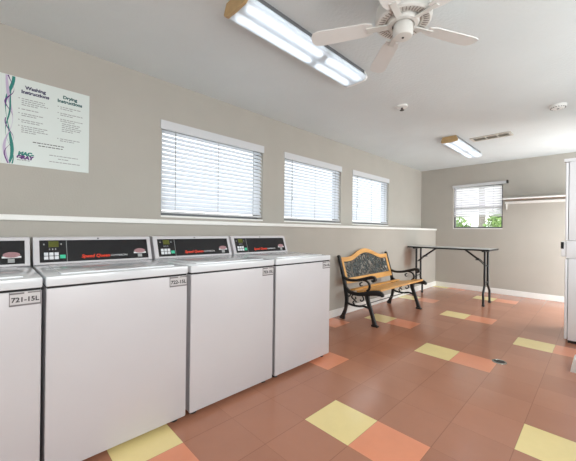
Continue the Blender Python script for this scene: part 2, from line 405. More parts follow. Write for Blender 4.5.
def left_blind(y0, y1, label):
    g = 'white slatted blinds in the left wall windows'
    t = thing('window_blind', label, 'blind', (XL-.04, (y0+y1)/2, WZ0+.03), g)
    a, b = y0+.008, y1-.008; xc = XL-.036
    obj('valance', box(B(), XL-.012, XL+.012, y0-.012, y1+.004, WZ1-.072, WZ1+.006, .003), M['valance'], t)
    obj('headrail', box(B(), xc-.025, XL-.013, a, b, WZ1-.05, WZ1-.004), M['valance'], t)
    bm = B(); ang = math.radians(50); n = 18; z0 = WZ0+.075; z1 = WZ1-.085
    for k in range(n):
        z = z0+(z1-z0)*k/(n-1)
        obox(bm, (xc, (a+b)/2, z), (.0255*math.cos(ang), 0, -.0255*math.sin(ang)), (0, (b-a)/2, 0), (.0016*math.sin(ang), 0, .0016*math.cos(ang)))
    obj('slats', bm, M['slat'], t)
    obj('bottom_rail', box(B(), xc-.026, xc+.026, a, b, WZ0+.026, WZ0+.044, .004), M['valance'], t)
    for f in (.11, .5, .89):
        bm = B(); y = a+(b-a)*f
        cyl(bm, (xc+.027, y, WZ0+.04), (xc+.027, y, WZ1-.05), .0022, 6); obj('ladder_cord', bm, M['ink_light'], t)
    bm = B(); tube(bm, [(XL+.016, a+.11, WZ1-.07), (XL+.017, a+.115, WZ0+.3)], .0022, 6); lathe(bm, (XL+.017, a+.115), [(0, WZ0+.265), (.006, WZ0+.27), (.004, WZ0+.3), (0, WZ0+.3)], 8)
    obj('pull_cord', bm, M['ink_light'], t)

left_window(1, *WIN[0], 'large left wall window nearest the instruction poster')
left_window(2, *WIN[1], 'middle window of the left wall')
left_window(3, *WIN[2], 'left wall window nearest the far corner')
left_blind(*WIN[0], 'white slatted blind in the window above the washers, nearest the poster')
left_blind(*WIN[1], 'white slatted blind in the middle window of the left wall')
left_blind(*WIN[2], 'white slatted blind in the left wall window nearest the far corner')

w = struct(thing('window_4', 'small window in the end wall with greenery behind', 'window', (-.45, YB+.08, BZ0)), 'small window in the end wall with greenery outside', 'window')
bm = B(); s = .03; ya, yb = YB+.06, YB+.10
box(bm, BW[0], BW[0]+s, ya, yb, BZ0, BZ1); box(bm, BW[1]-s, BW[1], ya, yb, BZ0, BZ1)
box(bm, BW[0]+s, BW[1]-s, ya, yb, BZ0, BZ0+s); box(bm, BW[0]+s, BW[1]-s, ya, yb, BZ1-s, BZ1); box(bm, BW[0]+s, BW[1]-s, ya, yb, 1.60, 1.632)
obj('window_frame', bm, M['bronze'], w)
obj('glass', box(B(), BW[0]+s, BW[1]-s, ya+.015, ya+.021, BZ0+s, BZ1-s), M['glass'], w)
obj('sill', box(B(), BW[0], BW[1], YB-.004, ya, BZ0-.012, BZ0+.004), M['white_paint'], w)
t = thing('window_blind', 'white mini blind half raised in the end wall window', 'blind', (-.45, YB+.02, 1.43))
obj('headrail', obox(B(), (-.425, YB-.016, 2.043), (.45, 0, .008), (0, .02, 0), (-.0005, 0, .026), .003), M['valance'], t)
obj('end_bracket', box(B(), .028, .052, YB-.05, YB-.0005, 2.03, 2.085, .003), M['slot'], t, label='dark metal bracket')
bm = B(); ang = math.radians(58)
for k in range(12):
    z = 1.486+k*.046
    obox(bm, (-.449, YB+.024, z), (.405, 0, 0), (0, .0248*math.cos(ang), .0248*math.sin(ang)), (0, -.0012*math.sin(ang), .0012*math.cos(ang)))
obj('slats', bm, M['mini_slat'], t)
obj('bottom_rail', box(B(), -.854, -.044, YB+.003, YB+.045, 1.432, 1.452, .004), M['valance'], t)
for x in (-.72, -.18):
    bm = B(); cyl(bm, (x, YB+.004, 1.45), (x, YB+.004, 2.02), .0015, 6); obj('lift_cord', bm, M['ink_light'], t)

# ------------------------------------------------------------------ shelf on the end wall
t = thing('wall_shelf', 'white closet shelf with a cleat and rod on the end wall right of the window', 'shelf', (.5, YB-.15, 1.62))
obj('shelf_board', box(B(), .02, 1.3, 5.078, YB-.001, 1.706, 1.728, .002), M['brown_board'], t, label='brown shelf board')  # brown board, darker than its white edge strip
obj('edge_strip', box(B(), .02, 1.3, 5.07, 5.079, 1.705, 1.729, .001), M['white_paint'], t, label='white front edge strip')
obj('cleat', box(B(), .005, 1.3, YB-.02, YB-.001, 1.648, 1.69, .002), M['white_paint'], t)
for x in (.03, 1.0):
    bm = B(); box(bm, x-.01, x+.01, YB-.012, YB-.001, 1.55, 1.648); tube(bm, [(x, YB-.012, 1.645), (x, YB-.03, 1.6), (x, YB-.06, 1.62)], .006, 8, 3)
    obj('shelf_bracket', bm, M['white_paint'], t)

# ------------------------------------------------------------------ washers
FX = -.465; BXW = -1.165; WW = .654; TOP = .905
CB = Vector((-1.015, 0, TOP)); CT = Vector((-1.072, 0, 1.058)); CD = (CT-CB).normalized(); CN = Vector((CD.z, 0, -CD.x))
CL = (CT-CB).length
def washer(y0, label, number):
    t = thing('washing_machine', label, 'washing machine', ((FX+BXW)/2, y0+WW/2, 0), 'white top loading washers in a row')
    y1 = y0+WW
    bm = B(); box(bm, BXW, FX-.004, y0+.002, y1-.002, .035, .852, .006)
    box(bm, FX-.03, FX, y0+.002, y1-.002, .03, .85, .011)
    obj('cabinet', bm, M['enamel'], t, sm=True)
    obj('top_seam', box(B(), BXW+.01, FX-.008, y0+.006, y1-.006, .848, .864), M['gap'], t, label='dark seam under the top')
    obj('top_panel', box(B(), BXW, FX+.002, y0, y1, .861, TOP, .007), M['enamel_lid'], t, sm=True)
    lid = obj('lid', box(B(), -.94, FX-.05, y0+.06, y1-.06, TOP-.004, TOP+.006, .004), M['enamel_lid'], t, sm=True)
    obj('lid_recess', box(B(), -.62, FX-.052, y0+.2, y1-.2, TOP+.0055, TOP+.0066), M['enamel'], lid)
    for fx in (FX-.06, BXW+.06):
        for fy in (y0+.05, y1-.05):
            bm = B(); lathe(bm, (fx, fy), [(0, 0), (.024, 0), (.024, .014), (.011, .016), (.011, .04), (0, .04)], 14); obj('foot', bm, M['gap'], t)
    # console
    bm = B()
    prism(bm, [(BXW+.02, TOP-.002), (CB.x, TOP-.002), (CT.x, CT.z), (CT.x-.012, CT.z+.006), (BXW+.02, CT.z+.006)], WW-.004, lambda u, v, s_: (u, y0+.002+s_, v))
    con = obj('console', bm, M['enamel'], t)
    def P(y, f, off): return CB+CD*(CL*f)+CN*off+Vector((0, y0+y, 0))
    def plate(bm, ya, yb, fa, fb, o0, o1, bev=0):
        c = (P(ya, fa, o0)+P(yb, fb, o1))/2
        return obox(bm, c, Vector((0, (yb-ya)/2, 0)), CD*(CL*(fb-fa)/2), CN*((o1-o0)/2), bev)
    # raised white rim around the black panel
    bm = B()
    plate(bm, .002, .03, 0, 1, 0, .006); plate(bm, WW-.024, WW-.002, 0, 1, 0, .006); plate(bm, .03, WW-.024, .9, 1, 0, .006); plate(bm, .03, WW-.024, 0, .07, 0, .006)
    obj('rim', bm, M['enamel'], con)
    bm = B(); c = P(WW*.5, .955, .0065); cyl(bm, c-CN*.001, c+CN*.002, .0045, 12); obj('lock_hole', bm, M['gap'], con, label='small dark keyhole')
    pan = obj('control_panel', plate(B(), .03, WW-.024, .07, .9, 0, .003), M['panel_black'], t)
    obj('display', plate(B(), .072, .12, .64, .86, .003, .0048), M['lcd'], pan, label='olive green display window')
    for i in range(3):
        for j in range(2):
            obj('key', plate(B(), .05+i*.0245, .07+i*.0245, .18+j*.14, .30+j*.14, .003, .005, .0008), M['key'], pan, label='white selector key')
    for i in range(5):
        if i in (0, 4): ya, f = (.048, .72) if i == 0 else (.13, .72)
        else: ya, f = .06+i*.014, .53
        obj('indicator_mark', plate(B(), ya, ya+.006, f, f+.06, .003, .0038), M['ink_light'], pan)
    obj('start_key', plate(B(), .125, .152, .2, .34, .003, .005, .0008), M['green'], pan, label='green start key')
    obj('divider_strip', plate(B(), .158, .1605, .08, .89, .003, .004), M['ink_light'], pan)
    lettering('brand_lettering', 'Speed Queen', M['red'], pan, P(.232, .20, .0034), (0, 1, 0), CD, .0285, shear=.25, bold=.0008)
    lettering('caption_lettering', 'COMMERCIAL', M['print_white'], pan, P(.392, .215, .0034), (0, 1, 0), CD, .0165, shear=.2)
    bm = B(); c = P(.575, .40, .0036)
    ring = [c+Vector((0, math.cos(a)*.036, 0))+CD*(math.sin(a)*.016) for a in [2*PI*k/24 for k in range(24)]]
    prism(bm, [(k, 0) for k in range(24)], 1, lambda u, v, s_: ring[int(u)]+CN*(s_*.001)); st = obj('sticker', bm, M['pink'], pan, label='pink oval sticker over a white tab')
    obj('sticker_band', plate(B(), .536, .615, .29, .35, .003, .0042), M['print_white'], st)
    obj('sticker_tab', plate(B(), .56, .588, .13, .27, .003, .0042), M['ink_light'], st)
    # number plate on the front
    pa, pb = y1-.107, y1-.006; za, zb = .793, .851
    pl_ = obj('number_plate', box(B(), FX-.001, FX+.0015, pa, pb, za, zb), M['plate'], t, label='small silver plate numbered %s' % number)
    bm = B(); e = .0022
    box(bm, FX+.001, FX+.0022, pa, pb, za, za+.007); box(bm, FX+.001, FX+.0022, pa, pa+e, za, zb); box(bm, FX+.001, FX+.0022, pb-e, pb, za, zb)
    box(bm, FX+.001, FX+.0022, pa, pa+.047, zb-.009, zb-.002); box(bm, FX+.001, FX+.0022, pa+.058, pb, zb-.007, zb-.002)
    obj('plate_border', bm, M['plate_edge'], pl_)
    lettering('plate_number', number, M['ink'], pl_, (FX+.0018, (pa+pb)/2, za+.017), (0, 1, 0), (0, 0, 1), .027, align='CENTER', bold=.0007)
    return t
YW = [-1.834, -1.170, -.497, .178]
washer(YW[0], 'white washer cut off by the left edge of the view, plate 721', '721-15L')
washer(YW[1], 'white washer second from the left, largest in view, below the poster and window', '722-15L')
washer(YW[2], 'white washer third from the left, between its two neighbours below the first window', '723-15L')
washer(YW[3], 'white washer at the far end of the row, nearest the bench', '724-15L')

# ------------------------------------------------------------------ poster
PX = XL+.006; PY0, PY1, PZ0, PZ1 = -1.322, -.812, 1.536, 2.121
t = thing('instruction_sign', 'white washing and drying instructions poster with teal and purple ribbon on the upper left wall', 'sign', (XL+.003, (PY0+PY1)/2, PZ0))
obj('board', box(B(), XL+.0005, PX, PY0, PY1, PZ0, PZ1, .001), M['poster'], t)
def wave(c, a1, p1, a2, p2, w, z0, z1, m, lay):
    bm = B(); n = 44; L_, R_ = [], []
    for k in range(n+1):
        f = k/n; z = z0+(z1-z0)*f; y = c+a1*math.sin(p1+f*2*PI*1.25)+a2*math.sin(p2+f*2*PI*2.1); ww = w*(.55+.45*math.sin(f*2*PI*1.4+p1*2))
        L_.append((y-ww/2, z)); R_.append((y+ww/2, z))
    for k in range(n):
        a = [bm.verts.new((PX+.0003+lay*.0002, *q)) for q in (L_[k], R_[k], R_[k+1], L_[k+1])]; bm.faces.new(a)
    bmesh.ops.remove_doubles(bm, verts=bm.verts, dist=1e-5)
    r = bmesh.ops.extrude_face_region(bm, geom=list(bm.faces)); bmesh.ops.translate(bm, verts=[v for v in r['geom'] if isinstance(v, bmesh.types.BMVert)], vec=(.0002, 0, 0))
    obj('ribbon', bm, m, t)
RC = -1.262
wave(RC, .018, 0, .004, 1, .018, PZ0+.004, PZ1-.004, M['teal'], 0)
wave(RC, -.017, .3, .005, 2, .016, PZ0+.004, PZ1-.004, M['lavender'], 1)
wave(RC+.002, .014, 1.2, .008, .4, .009, PZ0+.004, PZ1-.004, M['teal'], 2)
wave(RC+.004, .019, 2.3, .004, .2, .009, PZ0+.12+.2, PZ1-.004, M['purple'], 3)
wave(RC, -.02, .2, .004, .6, .006, PZ0+.004, PZ0+.3, M['purple'], 4)
lettering('washing_heading', 'Washing\nInstructions', M['navy'], t, (PX+.0002, -1.128, 2.052), (0, 1, 0), (0, 0, 1), .031, align='CENTER', bold=.0014, ext=.0006)
lettering('drying_heading', 'Drying\nInstructions', M['deepteal'], t, (PX+.0002, -.933, 2.052), (0, 1, 0), (0, 0, 1), .031, align='CENTER', bold=.0014, ext=.0006)
def para(y0, y1, z, n, bullet=True, lead=.0135, rows=None):
    rnd = random.Random(int(z*1e4)+int(y0*1e3)); out = []
    if bullet: out.append((y0-.016, y0-.009, z-.004, z+.002))
    for k in range(n):
        zz = z-k*lead; y = y0
        end = y1-(rnd.uniform(.0, .02) if k < n-1 else rnd.uniform(.03, .07))
        while y < end-.006:
            wl = min(rnd.uniform(.008, .026), end-y); out.append((y, y+wl, zz-.0042, zz+.0012)); y += wl+.004
    return out
def textblock(name, rects, m):
    bm = B()
    for a, b, c, d_ in rects: box(bm, PX-.0002, PX+.0005, a, b, c, d_)
    obj(name, bm, m, t)
for z, n in ((1.985, 4), (1.915, 1), (1.886, 2), (1.842, 2), (1.802, 4)): textblock('washing_paragraph', para(-1.2, -1.06, z, n), M['ink_light'])
for z, n in ((1.99, 2), (1.945, 2), (1.902, 2), (1.76, 2)): textblock('drying_paragraph', para(-.99, -.852, z, n), M['ink_light'])
textblock('drying_paragraph', para(-.98, -.862, 1.872, 5, False), M['ink_light'])
textblock('notice_text', para(-1.14, -.90, 1.704, 1, False)+para(-1.11, -.92, 1.686, 1, False), M['ink'])
textblock('footer_text', para(-1.05, -.84, 1.632, 1, False)+para(-1.0, -.88, 1.612, 1, False)+para(-1.05, -.83, 1.588, 1, False)+para(-1.22, -1.09, 1.572, 1, False), M['ink_light'])
lettering('logo_upper', 'MAC-', M['teal'], t, (PX+.0004, -1.215, 1.604), (0, 1, 0), (0, 0, 1), .032, bold=.0025, ext=.0006, shear=.15)
lettering('logo_lower', 'GRAY', M['purple'], t, (PX+.0004, -1.223, 1.579), (0, 1, 0), (0, 0, 1), .032, bold=.0025, ext=.0006, shear=.15)

# ------------------------------------------------------------------ park bench
t = thing('park_bench', 'wood slat bench with black cast iron arms and ornate back standing against the left wall', 'bench', (-.85, 2.54, 0))
YN, YFAR = 1.898, 3.14
def bench_end(y):
    bm = B(); d_ = .034
    sweep(bm, [(-1.165, .785), (-1.148, .79), (-1.135, .74), (-1.1, .62), (-1.06, .48), (-1.035, .37), (-1.02, .26), (-1.035, .14), (-1.065, .06), (-1.085, .012)],
          [.02, .03, .032, .032, .034, .042, .038, .03, .036, .06], d_, y)          # back post and rear leg
    sweep(bm, [(-1.11, .02), (-1.06, .008)], [.02, .016], .05, y, 1)
    sweep(bm, [(-1.075, .535), (-1.0, .508), (-.88, .515), (-.76, .548), (-.68, .572), (-.64, .572), (-.625, .55), (-.645, .53), (-.665, .54)],
          [.026, .026, .028, .032, .034, .03, .026, .02, .014], .044, y)              # armrest with scroll
    sweep(bm, [(-.80, .53), (-.735, .52), (-.70, .485), (-.70, .44), (-.73, .40)], [.014, .018, .02, .02, .024], .024, y)   # arm support
    sweep(bm, [(-.80, .50), (-.83, .48), (-.82, .455), (-.795, .46)], [.01, .012, .01, .008], .02, y)
    sweep(bm, [(-1.04, .40), (-.98, .36), (-.88, .345), (-.78, .36), (-.68, .385), (-.58, .40), (-.535, .385), (-.53, .365)],
          [.04, .036, .034, .04, .05, .052, .04, .02], d_, y)                          # seat rail
    sweep(bm, [(-.73, .36), (-.715, .28), (-.68, .19), (-.645, .09), (-.62, .012)], [.05, .04, .036, .034, .044], d_, y)    # front leg
    sweep(bm, [(-.655, .012), (-.585, .008)], [.022, .016], .05, y, 1)
    sweep(bm, [(-1.03, .235), (-.97, .205), (-.86, .20), (-.77, .215), (-.69, .20)], .02, .022, y)      # stretcher
    sweep(bm, [(-.92, .34), (-.945, .30), (-.915, .275), (-.885, .29), (-.895, .31)], [.012, .012, .012, .01, .008], .018, y)   # scrolls
    sweep(bm, [(-.90, .205), (-.925, .235), (-.90, .262), (-.875, .245)], .011, .018, y)
    sweep(bm, [(-.80, .345), (-.775, .30), (-.80, .27), (-.825, .285)], .011, .018, y)
    sweep(bm, [(-1.02, .33), (-.985, .30), (-.96, .33)], .011, .018, y)
    return bm
obj('end_frame', bench_end(YN), M['iron'], t, sm=True); obj('end_frame', bench_end(YFAR), M['iron'], t, sm=True)
# reclined back: (s along y, h along the slope)
BK0 = Vector((-1.035, 0, .40)); BKD = (Vector((-1.145, 0, .76))-BK0).normalized(); BKN = Vector((BKD.z, 0, -BKD.x))
def bk(y, h, o): return BK0+BKD*h+BKN*o+Vector((0, y, 0))
ya, yb = YN+.022, YFAR-.022; ymid = (ya+yb)/2
def arch(y, lo, rise):
    f = abs(y-ymid)/((yb-ya)/2)
    if f < .66: return lo+rise*(.5+.5*math.cos(PI*f/.66))**.72
    return lo-.004*math.sin(PI*(f-.66)/.34)
N_ = 40; ygrid = [ya+(yb-ya)*k/N_ for k in range(N_+1)]
poly = [(y, arch(y, .392, .100)) for y in ygrid]+[(y, arch(y, .335, .097)) for y in reversed(ygrid)]
bm = B(); prism(bm, poly, .026, lambda u, v, s_: bk(u, v, s_-.004)); obj('top_rail', bm, M['bench_wood'], t)
obj('bottom_rail', prism(B(), [(ya, .045), (yb, .045), (yb, .115), (ya, .115)], .024, lambda u, v, s_: bk(u, v, s_-.003)), M['bench_wood'], t)
for a, b in ((ya, ya+.036), (yb-.05, yb)):
    obj('side_stile', prism(B(), [(a, .115), (b, .115), (b, .336), (a, .336)], .022, lambda u, v, s_: bk(u, v, s_-.002)), M['bench_wood_v'], t)
# cast ornamental panel: openwork leaves and scrolls on a thin ribbed ground
bm = B(); pa, pb = ya+.036, yb-.05
rnd = random.Random(3)
def pin(y, h): return pa+.015 < y < pb-.015 and .125 < h < arch(y, .335, .097)-.012
def bar3(pts, r):
    tube(bm, [bk(y, h, .008) for y, h in pts], r, 6, 3)
for k in range(130):
    y = rnd.uniform(pa, pb); h = rnd.uniform(.12, .42)
    if not pin(y, h): continue
    a = rnd.uniform(0, 2*PI); R_ = rnd.uniform(.022, .046); q = []
    for j in range(8):
        f = j/7; aa = a+f*4.2; rr = R_*(1-.7*f); q.append((y+math.cos(aa)*rr, h+math.sin(aa)*rr))
    q = [(min(max(u, pa), pb), min(max(v, .118), arch(min(max(u, pa), pb), .335, .097)-.004)) for u, v in q]
    bar3(q, .0066)
for k in range(120):                                                                   # leaves
    y = rnd.uniform(pa, pb); h = rnd.uniform(.12, .42)
    if not pin(y, h): continue
    a = rnd.uniform(0, PI); l_ = rnd.uniform(.018, .036); w_ = l_*.45
    prism(bm, [(y+math.cos(a)*l_, h+math.sin(a)*l_), (y-math.sin(a)*w_, h+math.cos(a)*w_), (y-math.cos(a)*l_, h-math.sin(a)*l_), (y+math.sin(a)*w_, h-math.cos(a)*w_)], .006, lambda u, v, s_: bk(min(max(u, pa), pb), min(max(v, .116), arch(min(max(u, pa), pb), .335, .097)), s_+.006))
bar3([(pa, .12), (pb, .12)], .008); bar3([(pa+.004, .12), (pa+.004, .335)], .007); bar3([(pb-.004, .12), (pb-.004, .335)], .007)
bar3([(y, arch(y, .335, .097)-.004) for y in [pa+(pb-pa)*k/24 for k in range(25)]], .008)
obj('back_panel', bm, M['iron_green'], t, sm=True, label='dark openwork cast panel of scrolls and leaves')
# seat slats follow the dished seat rails
for x0, x1, z in ((-.985, -.905, .385), (-.89, -.80, .378), (-.785, -.69, .396), (-.675, -.555, .424)):
    obj('seat_slat', obox(B(), ((x0+x1)/2, (YN+YFAR)/2, z+.0), ((x1-x0)/2, 0, .006), (0, (YFAR-YN)/2-.0175, 0), (-.0007, 0, .0105), .004), M['bench_wood'], t)
bm = B(); cyl(bm, (-.83, YN, .205), (-.83, YFAR, .205), .006, 10); obj('cross_rod', bm, M['iron'], t)

# ------------------------------------------------------------------ folding table
t = thing('folding_table', 'narrow grey topped folding table with black tube legs in the far corner', 'table', (-.54, 4.22, 0))
TX0, TX1, TY0, TY1, TZ = -1.155, .075, 3.945, 4.5, .872
obj('tabletop', box(B(), TX0, TX1, TY0, TY1, TZ-.02, TZ, .004), M['laminate'], t)
bm = B(); e = .006
box(bm, TX0-e, TX1+e, TY0-e, TY0, TZ-.026, TZ-.002); box(bm, TX0-e, TX1+e, TY1, TY1+e, TZ-.026, TZ-.002)
box(bm, TX0-e, TX0, TY0, TY1, TZ-.026, TZ-.002); box(bm, TX1, TX1+e, TY0, TY1, TZ-.026, TZ-.002)
obj('edge_band', bm, M['steel_black'], t)
ym = 4.215
for xl, s_ in ((-.02, 1), (-1.075, -1)):
    for sy in (-1, 1):
        bm = B(); tube(bm, [(xl, ym+sy*.095, TZ-.03), (xl, ym+sy*.095, .36), (xl, ym+sy*.1, .29), (xl+s_*.004, ym+sy*.185, .2), (xl+s_*.006, ym+sy*.19, .12), (xl+s_*.006, ym+sy*.19, .012)], .0165, 10, 5)
        lg = obj('leg', bm, M['steel_black'], t, sm=True)
        bm = B(); lathe(bm, (xl+s_*.006, ym+sy*.19), [(0, 0), (.0195, 0), (.0195, .03), (.016, .032)], 12); obj('foot_cap', bm, M['gap'], lg)
    bm = B()
    box(bm, xl-.022, xl+.022, ym-.2, ym+.2, TZ-.045, TZ-.02)
    obj('top_bracket', bm, M['steel_black'], t)
    bm = B()
    for z in (.345, .6): cyl(bm, (xl, ym-.095, z), (xl, ym+.095, z), .009, 10)
    obj('leg_crossbar', bm, M['steel_black'], t)
    bm = B(); xi = xl-s_*.30
    for sy in (-.02, .02):
        tube(bm, [(xi, ym+sy, TZ-.03), (xl-s_*.1, ym+sy*1.4, .69)], .0105, 8)
        tube(bm, [(xl-s_*.12, ym+sy*2, .715), (xl, ym+sy*2, .6)], .007, 8)
    box(bm, min(xl-s_*.14, xl-s_*.085), max(xl-s_*.14, xl-s_*.085), ym-.045, ym+.045, .685, .70)
    box(bm, xi-.02, xi+.02, ym-.08, ym+.08, TZ-.035, TZ-.02)
    obj('folding_brace', bm, M['steel_black'], t)

# ------------------------------------------------------------------ ceiling lights
def fixture(xc, y0, y1, label):
    t = thing('ceiling_light', label, 'ceiling light', (xc, (y0+y1)/2, ZC), 'wraparound fluorescent fixtures')
    capw = .018; a, b = y0+capw, y1-capw
    bm = B(); box(bm, xc-.09, xc+.09, a, b, ZC-.038, ZC-.0005); box(bm, xc-.096, xc+.096, a, b, ZC-.042, ZC-.036)
    obj('housing', bm, M['fixture'], t)
    # thin lens shell: open profile given thickness
    prof = [(-.100, ZC-.036), (-.107, ZC-.05), (-.102, ZC-.066), (-.085, ZC-.078), (0, ZC-.082), (.085, ZC-.078), (.102, ZC-.066), (.107, ZC-.05), (.100, ZC-.036)]
    th = .003; inn = [(x*(1-.03), z+th if abs(x) < .1 else z) for x, z in prof]
    bm = B(); prism(bm, [(xc+x, z) for x, z in prof+inn[::-1]], b-a, lambda u, v, s_: (u, a+s_, v))
    obj('lens', bm, M['lens'], t)
    for y in (y0, b):
        bm = B(); prism(bm, [(xc+x*1.03, z-.002) for x, z in prof[:1]+prof[1:-1]+prof[-1:]]+[(xc+.085, ZC-.0005), (xc-.085, ZC-.0005)], capw, lambda u, v, s_: (u, y+s_, v))
        obj('end_cap', bm, M['cap_tan'] if y == y0 else M['plastic'], t, label='yellowed tan end cap' if y == y0 else None)
    ymid = (a+b)/2+.12
    for x in (-.052, .052):
        for p, q in ((a+.03, ymid-.035), (ymid+.035, b-.03)):
            bm = B(); cyl(bm, (xc+x, p, ZC-.056), (xc+x, q, ZC-.056), .0125, 12); tb = obj('lamp_tube', bm, M['tube'], t)
    bm = B()
    for x in (-.052, .052): box(bm, xc+x-.01, xc+x+.01, ymid-.03, ymid+.03, ZC-.07, ZC-.042)
    obj('lamp_holder', bm, M['plastic'], t)
fixture(-.235, -.37, .855, 'lit fluorescent ceiling light beside the ceiling fan, nearest the poster, with a tan end cap')
fixture(-.240, 3.15, 4.375, 'lit fluorescent ceiling light beside the air vent, nearest the end wall')
fixture(-.240, -3.9, -2.68, 'lit fluorescent ceiling light near the added glazed door')

# ------------------------------------------------------------------ ceiling fan
FC = (.455, .255); FZ = 2.255
t = thing('ceiling_fan', 'white ceiling fan close to the ceiling beside the long light', 'ceiling fan', (FC[0], FC[1], FZ))
bm = B(); lathe(bm, FC, [(0, ZC-.0005), (.105, ZC-.0005), (.118, 2.40), (.142, 2.33), (.148, 2.285), (.144, FZ+.006), (.136, FZ), (.095, FZ+.004), (.09, FZ+.016), (0, FZ+.016)], 56)
h = obj('housing', bm, M['fan_white'], t, sm=True)
bm = B()
for k in range(44):
    a = 2*PI*k/44; c = Vector((math.cos(a), math.sin(a), 0)); q = Vector((-c.y, c.x, 0))
    obox(bm, Vector((*FC, FZ+.0014))+c*.117, c*.014, q*.002, Vector((0, 0, .0018)))
obj('cooling_slots', bm, M['fan_slot'], h, label='ring of dark cooling slots')
bm = B(); lathe(bm, FC, [(0, FZ+.02), (.083, FZ+.02), (.085, FZ+.002), (.078, FZ-.01), (.06, FZ-.012), (.056, FZ-.002), (0, FZ-.002)], 44)
obj('flywheel', bm, M['fan_white'], t, sm=True)
bm = B(); lathe(bm, FC, [(0, FZ-.002), (.046, FZ-.002), (.052, FZ-.015), (.053, FZ-.058), (.046, FZ-.074), (.04, FZ-.076), (0, FZ-.076)], 36)
cup = obj('switch_cup', bm, M['fan_white'], t, sm=True)
bm = B(); lathe(bm, FC, [(0, FZ-.074), (.007, FZ-.074), (.006, FZ-.079), (0, FZ-.08)], 12); obj('screw', bm, M['slot'], cup)
bm = B(); cyl(bm, (FC[0]-.034, FC[1]-.030, FZ-.02), (FC[0]-.042, FC[1]-.037, FZ-.02), .007, 10); obj('pull_switch', bm, M['slot'], cup)
for k in range(5):
    a = math.radians(64+72*k); c = Vector((math.cos(a), math.sin(a), 0)); q = Vector((-c.y, c.x, 0)); pit = math.radians(10)
    qq = q*math.cos(pit)+Vector((0, 0, math.sin(pit))); nn = c.cross(qq)
    o_ = Vector((*FC, FZ+.0))
    bm = B()
    out = [(.16, .034), (.2, .046), (.46, .054), (.495, .044), (.508, .018), (.508, -.018), (.495, -.044), (.46, -.054), (.2, -.046), (.16, -.034)]
    prism(bm, out, .006, lambda u, v, s_: o_+c*u+qq*v+nn*(s_-.003)); bl = obj('blade', bm, M['fan_blade'], t)
    bm = B(); obox(bm, o_+c*.125-nn*.006, c*.068, qq*.016, nn*.003, .001); obj('blade_arm', bm, M['fan_white'], bl)

# ------------------------------------------------------------------ small ceiling things
t = thing('ceiling_vent', 'beige slotted air vent in the ceiling beside the far light', 'vent', (.16, 3.55, ZC))
V0, V1, W0, W1 = -.07, .40, 3.45, 3.645
bm = B(); z0, z1 = ZC-.012, ZC-.0005
box(bm, V0, V1, W0, W0+.03, z0, z1); box(bm, V0, V1, W1-.03, W1, z0, z1); box(bm, V0, V0+.03, W0+.03, W1-.03, z0, z1); box(bm, V1-.03, V1, W0+.03, W1-.03, z0, z1)
box(bm, .10, .115, W0+.03, W1-.03, z0, z1); box(bm, .235, .25, W0+.03, W1-.03, z0, z1)
obj('frame', bm, M['vent'], t)
obj('duct_opening', box(B(), V0+.03, V1-.03, W0+.03, W1-.03, ZC-.003, ZC-.0006), M['slot'], t, label='dark duct opening')
bm = B()
for k in range(6):
    y = W0+.042+k*.022
    obox(bm, (.165, y, ZC-.008), (.205, 0, 0), (0, .007, .004), (0, -.0004, .0007))
obj('louvres', bm, M['vent'], t)
t = thing('smoke_detector', 'round white smoke detector on the ceiling above the dryer side', 'smoke detector', (.906, 2.808, ZC))
bm = B(); lathe(bm, (.906, 2.808), [(0, ZC-.0005), (.068, ZC-.0005), (.07, ZC-.014), (.064, ZC-.026), (.05, ZC-.036), (.03, ZC-.038), (0, ZC-.038)], 32); obj('body', bm, M['plastic'], t, sm=True)
bm = B(); lathe(bm, (.906, 2.808), [(.0, ZC-.0375), (.012, ZC-.0375), (.01, ZC-.042), (0, ZC-.042)], 14); obj('test_button', bm, M['fixture'], t)
bm = B()
for k in range(18):
    a = 2*PI*k/18; c = Vector((math.cos(a), math.sin(a), 0)); q = Vector((-c.y, c.x, 0)); obox(bm, Vector((.906, 2.808, ZC-.03))+c*.0585, c*.003, q*.005, Vector((0, 0, .003)))
obj('sensor_slots', bm, M['slot'], t)
t = thing('sprinkler_head', 'small ceiling sprinkler with white collar and dark head past the fan', 'sprinkler', (-.246, 1.735, ZC))
bm = B(); lathe(bm, (-.246, 1.735), [(0, ZC-.0005), (.06, ZC-.0005), (.055, ZC-.014), (.02, ZC-.02), (0, ZC-.02)], 24); obj('collar', bm, M['plastic'], t, sm=True)
bm = B(); lathe(bm, (-.246, 1.735), [(0, ZC-.019), (.011, ZC-.019), (.009, ZC-.03), (.005, ZC-.04), (.022, ZC-.043), (.022, ZC-.046), (0, ZC-.047)], 16); obj('deflector_head', bm, M['slot'], t, label='dark metal head')

# ------------------------------------------------------------------ floor drain
t = thing('floor_drain', 'small round metal drain in the floor beside an orange tile', 'drain', (.615, 1.832, 0))
bm = B(); lathe(bm, (.615, 1.832), [(0, .0002), (.056, .0002), (.054, .004), (.043, .005), (.041, .002), (0, .002)], 28); obj('rim', bm, M['drain'], t, sm=True)
bm = B(); 
for k in range(-3, 4):
    hw = math.sqrt(.040**2-(k*.011)**2); box(bm, .615-hw, .615+hw, 1.832+k*.011-.0025, 1.832+k*.011+.0025, .0021, .0042)
obj('grate', bm, M['slot'], t, label='dark grate')

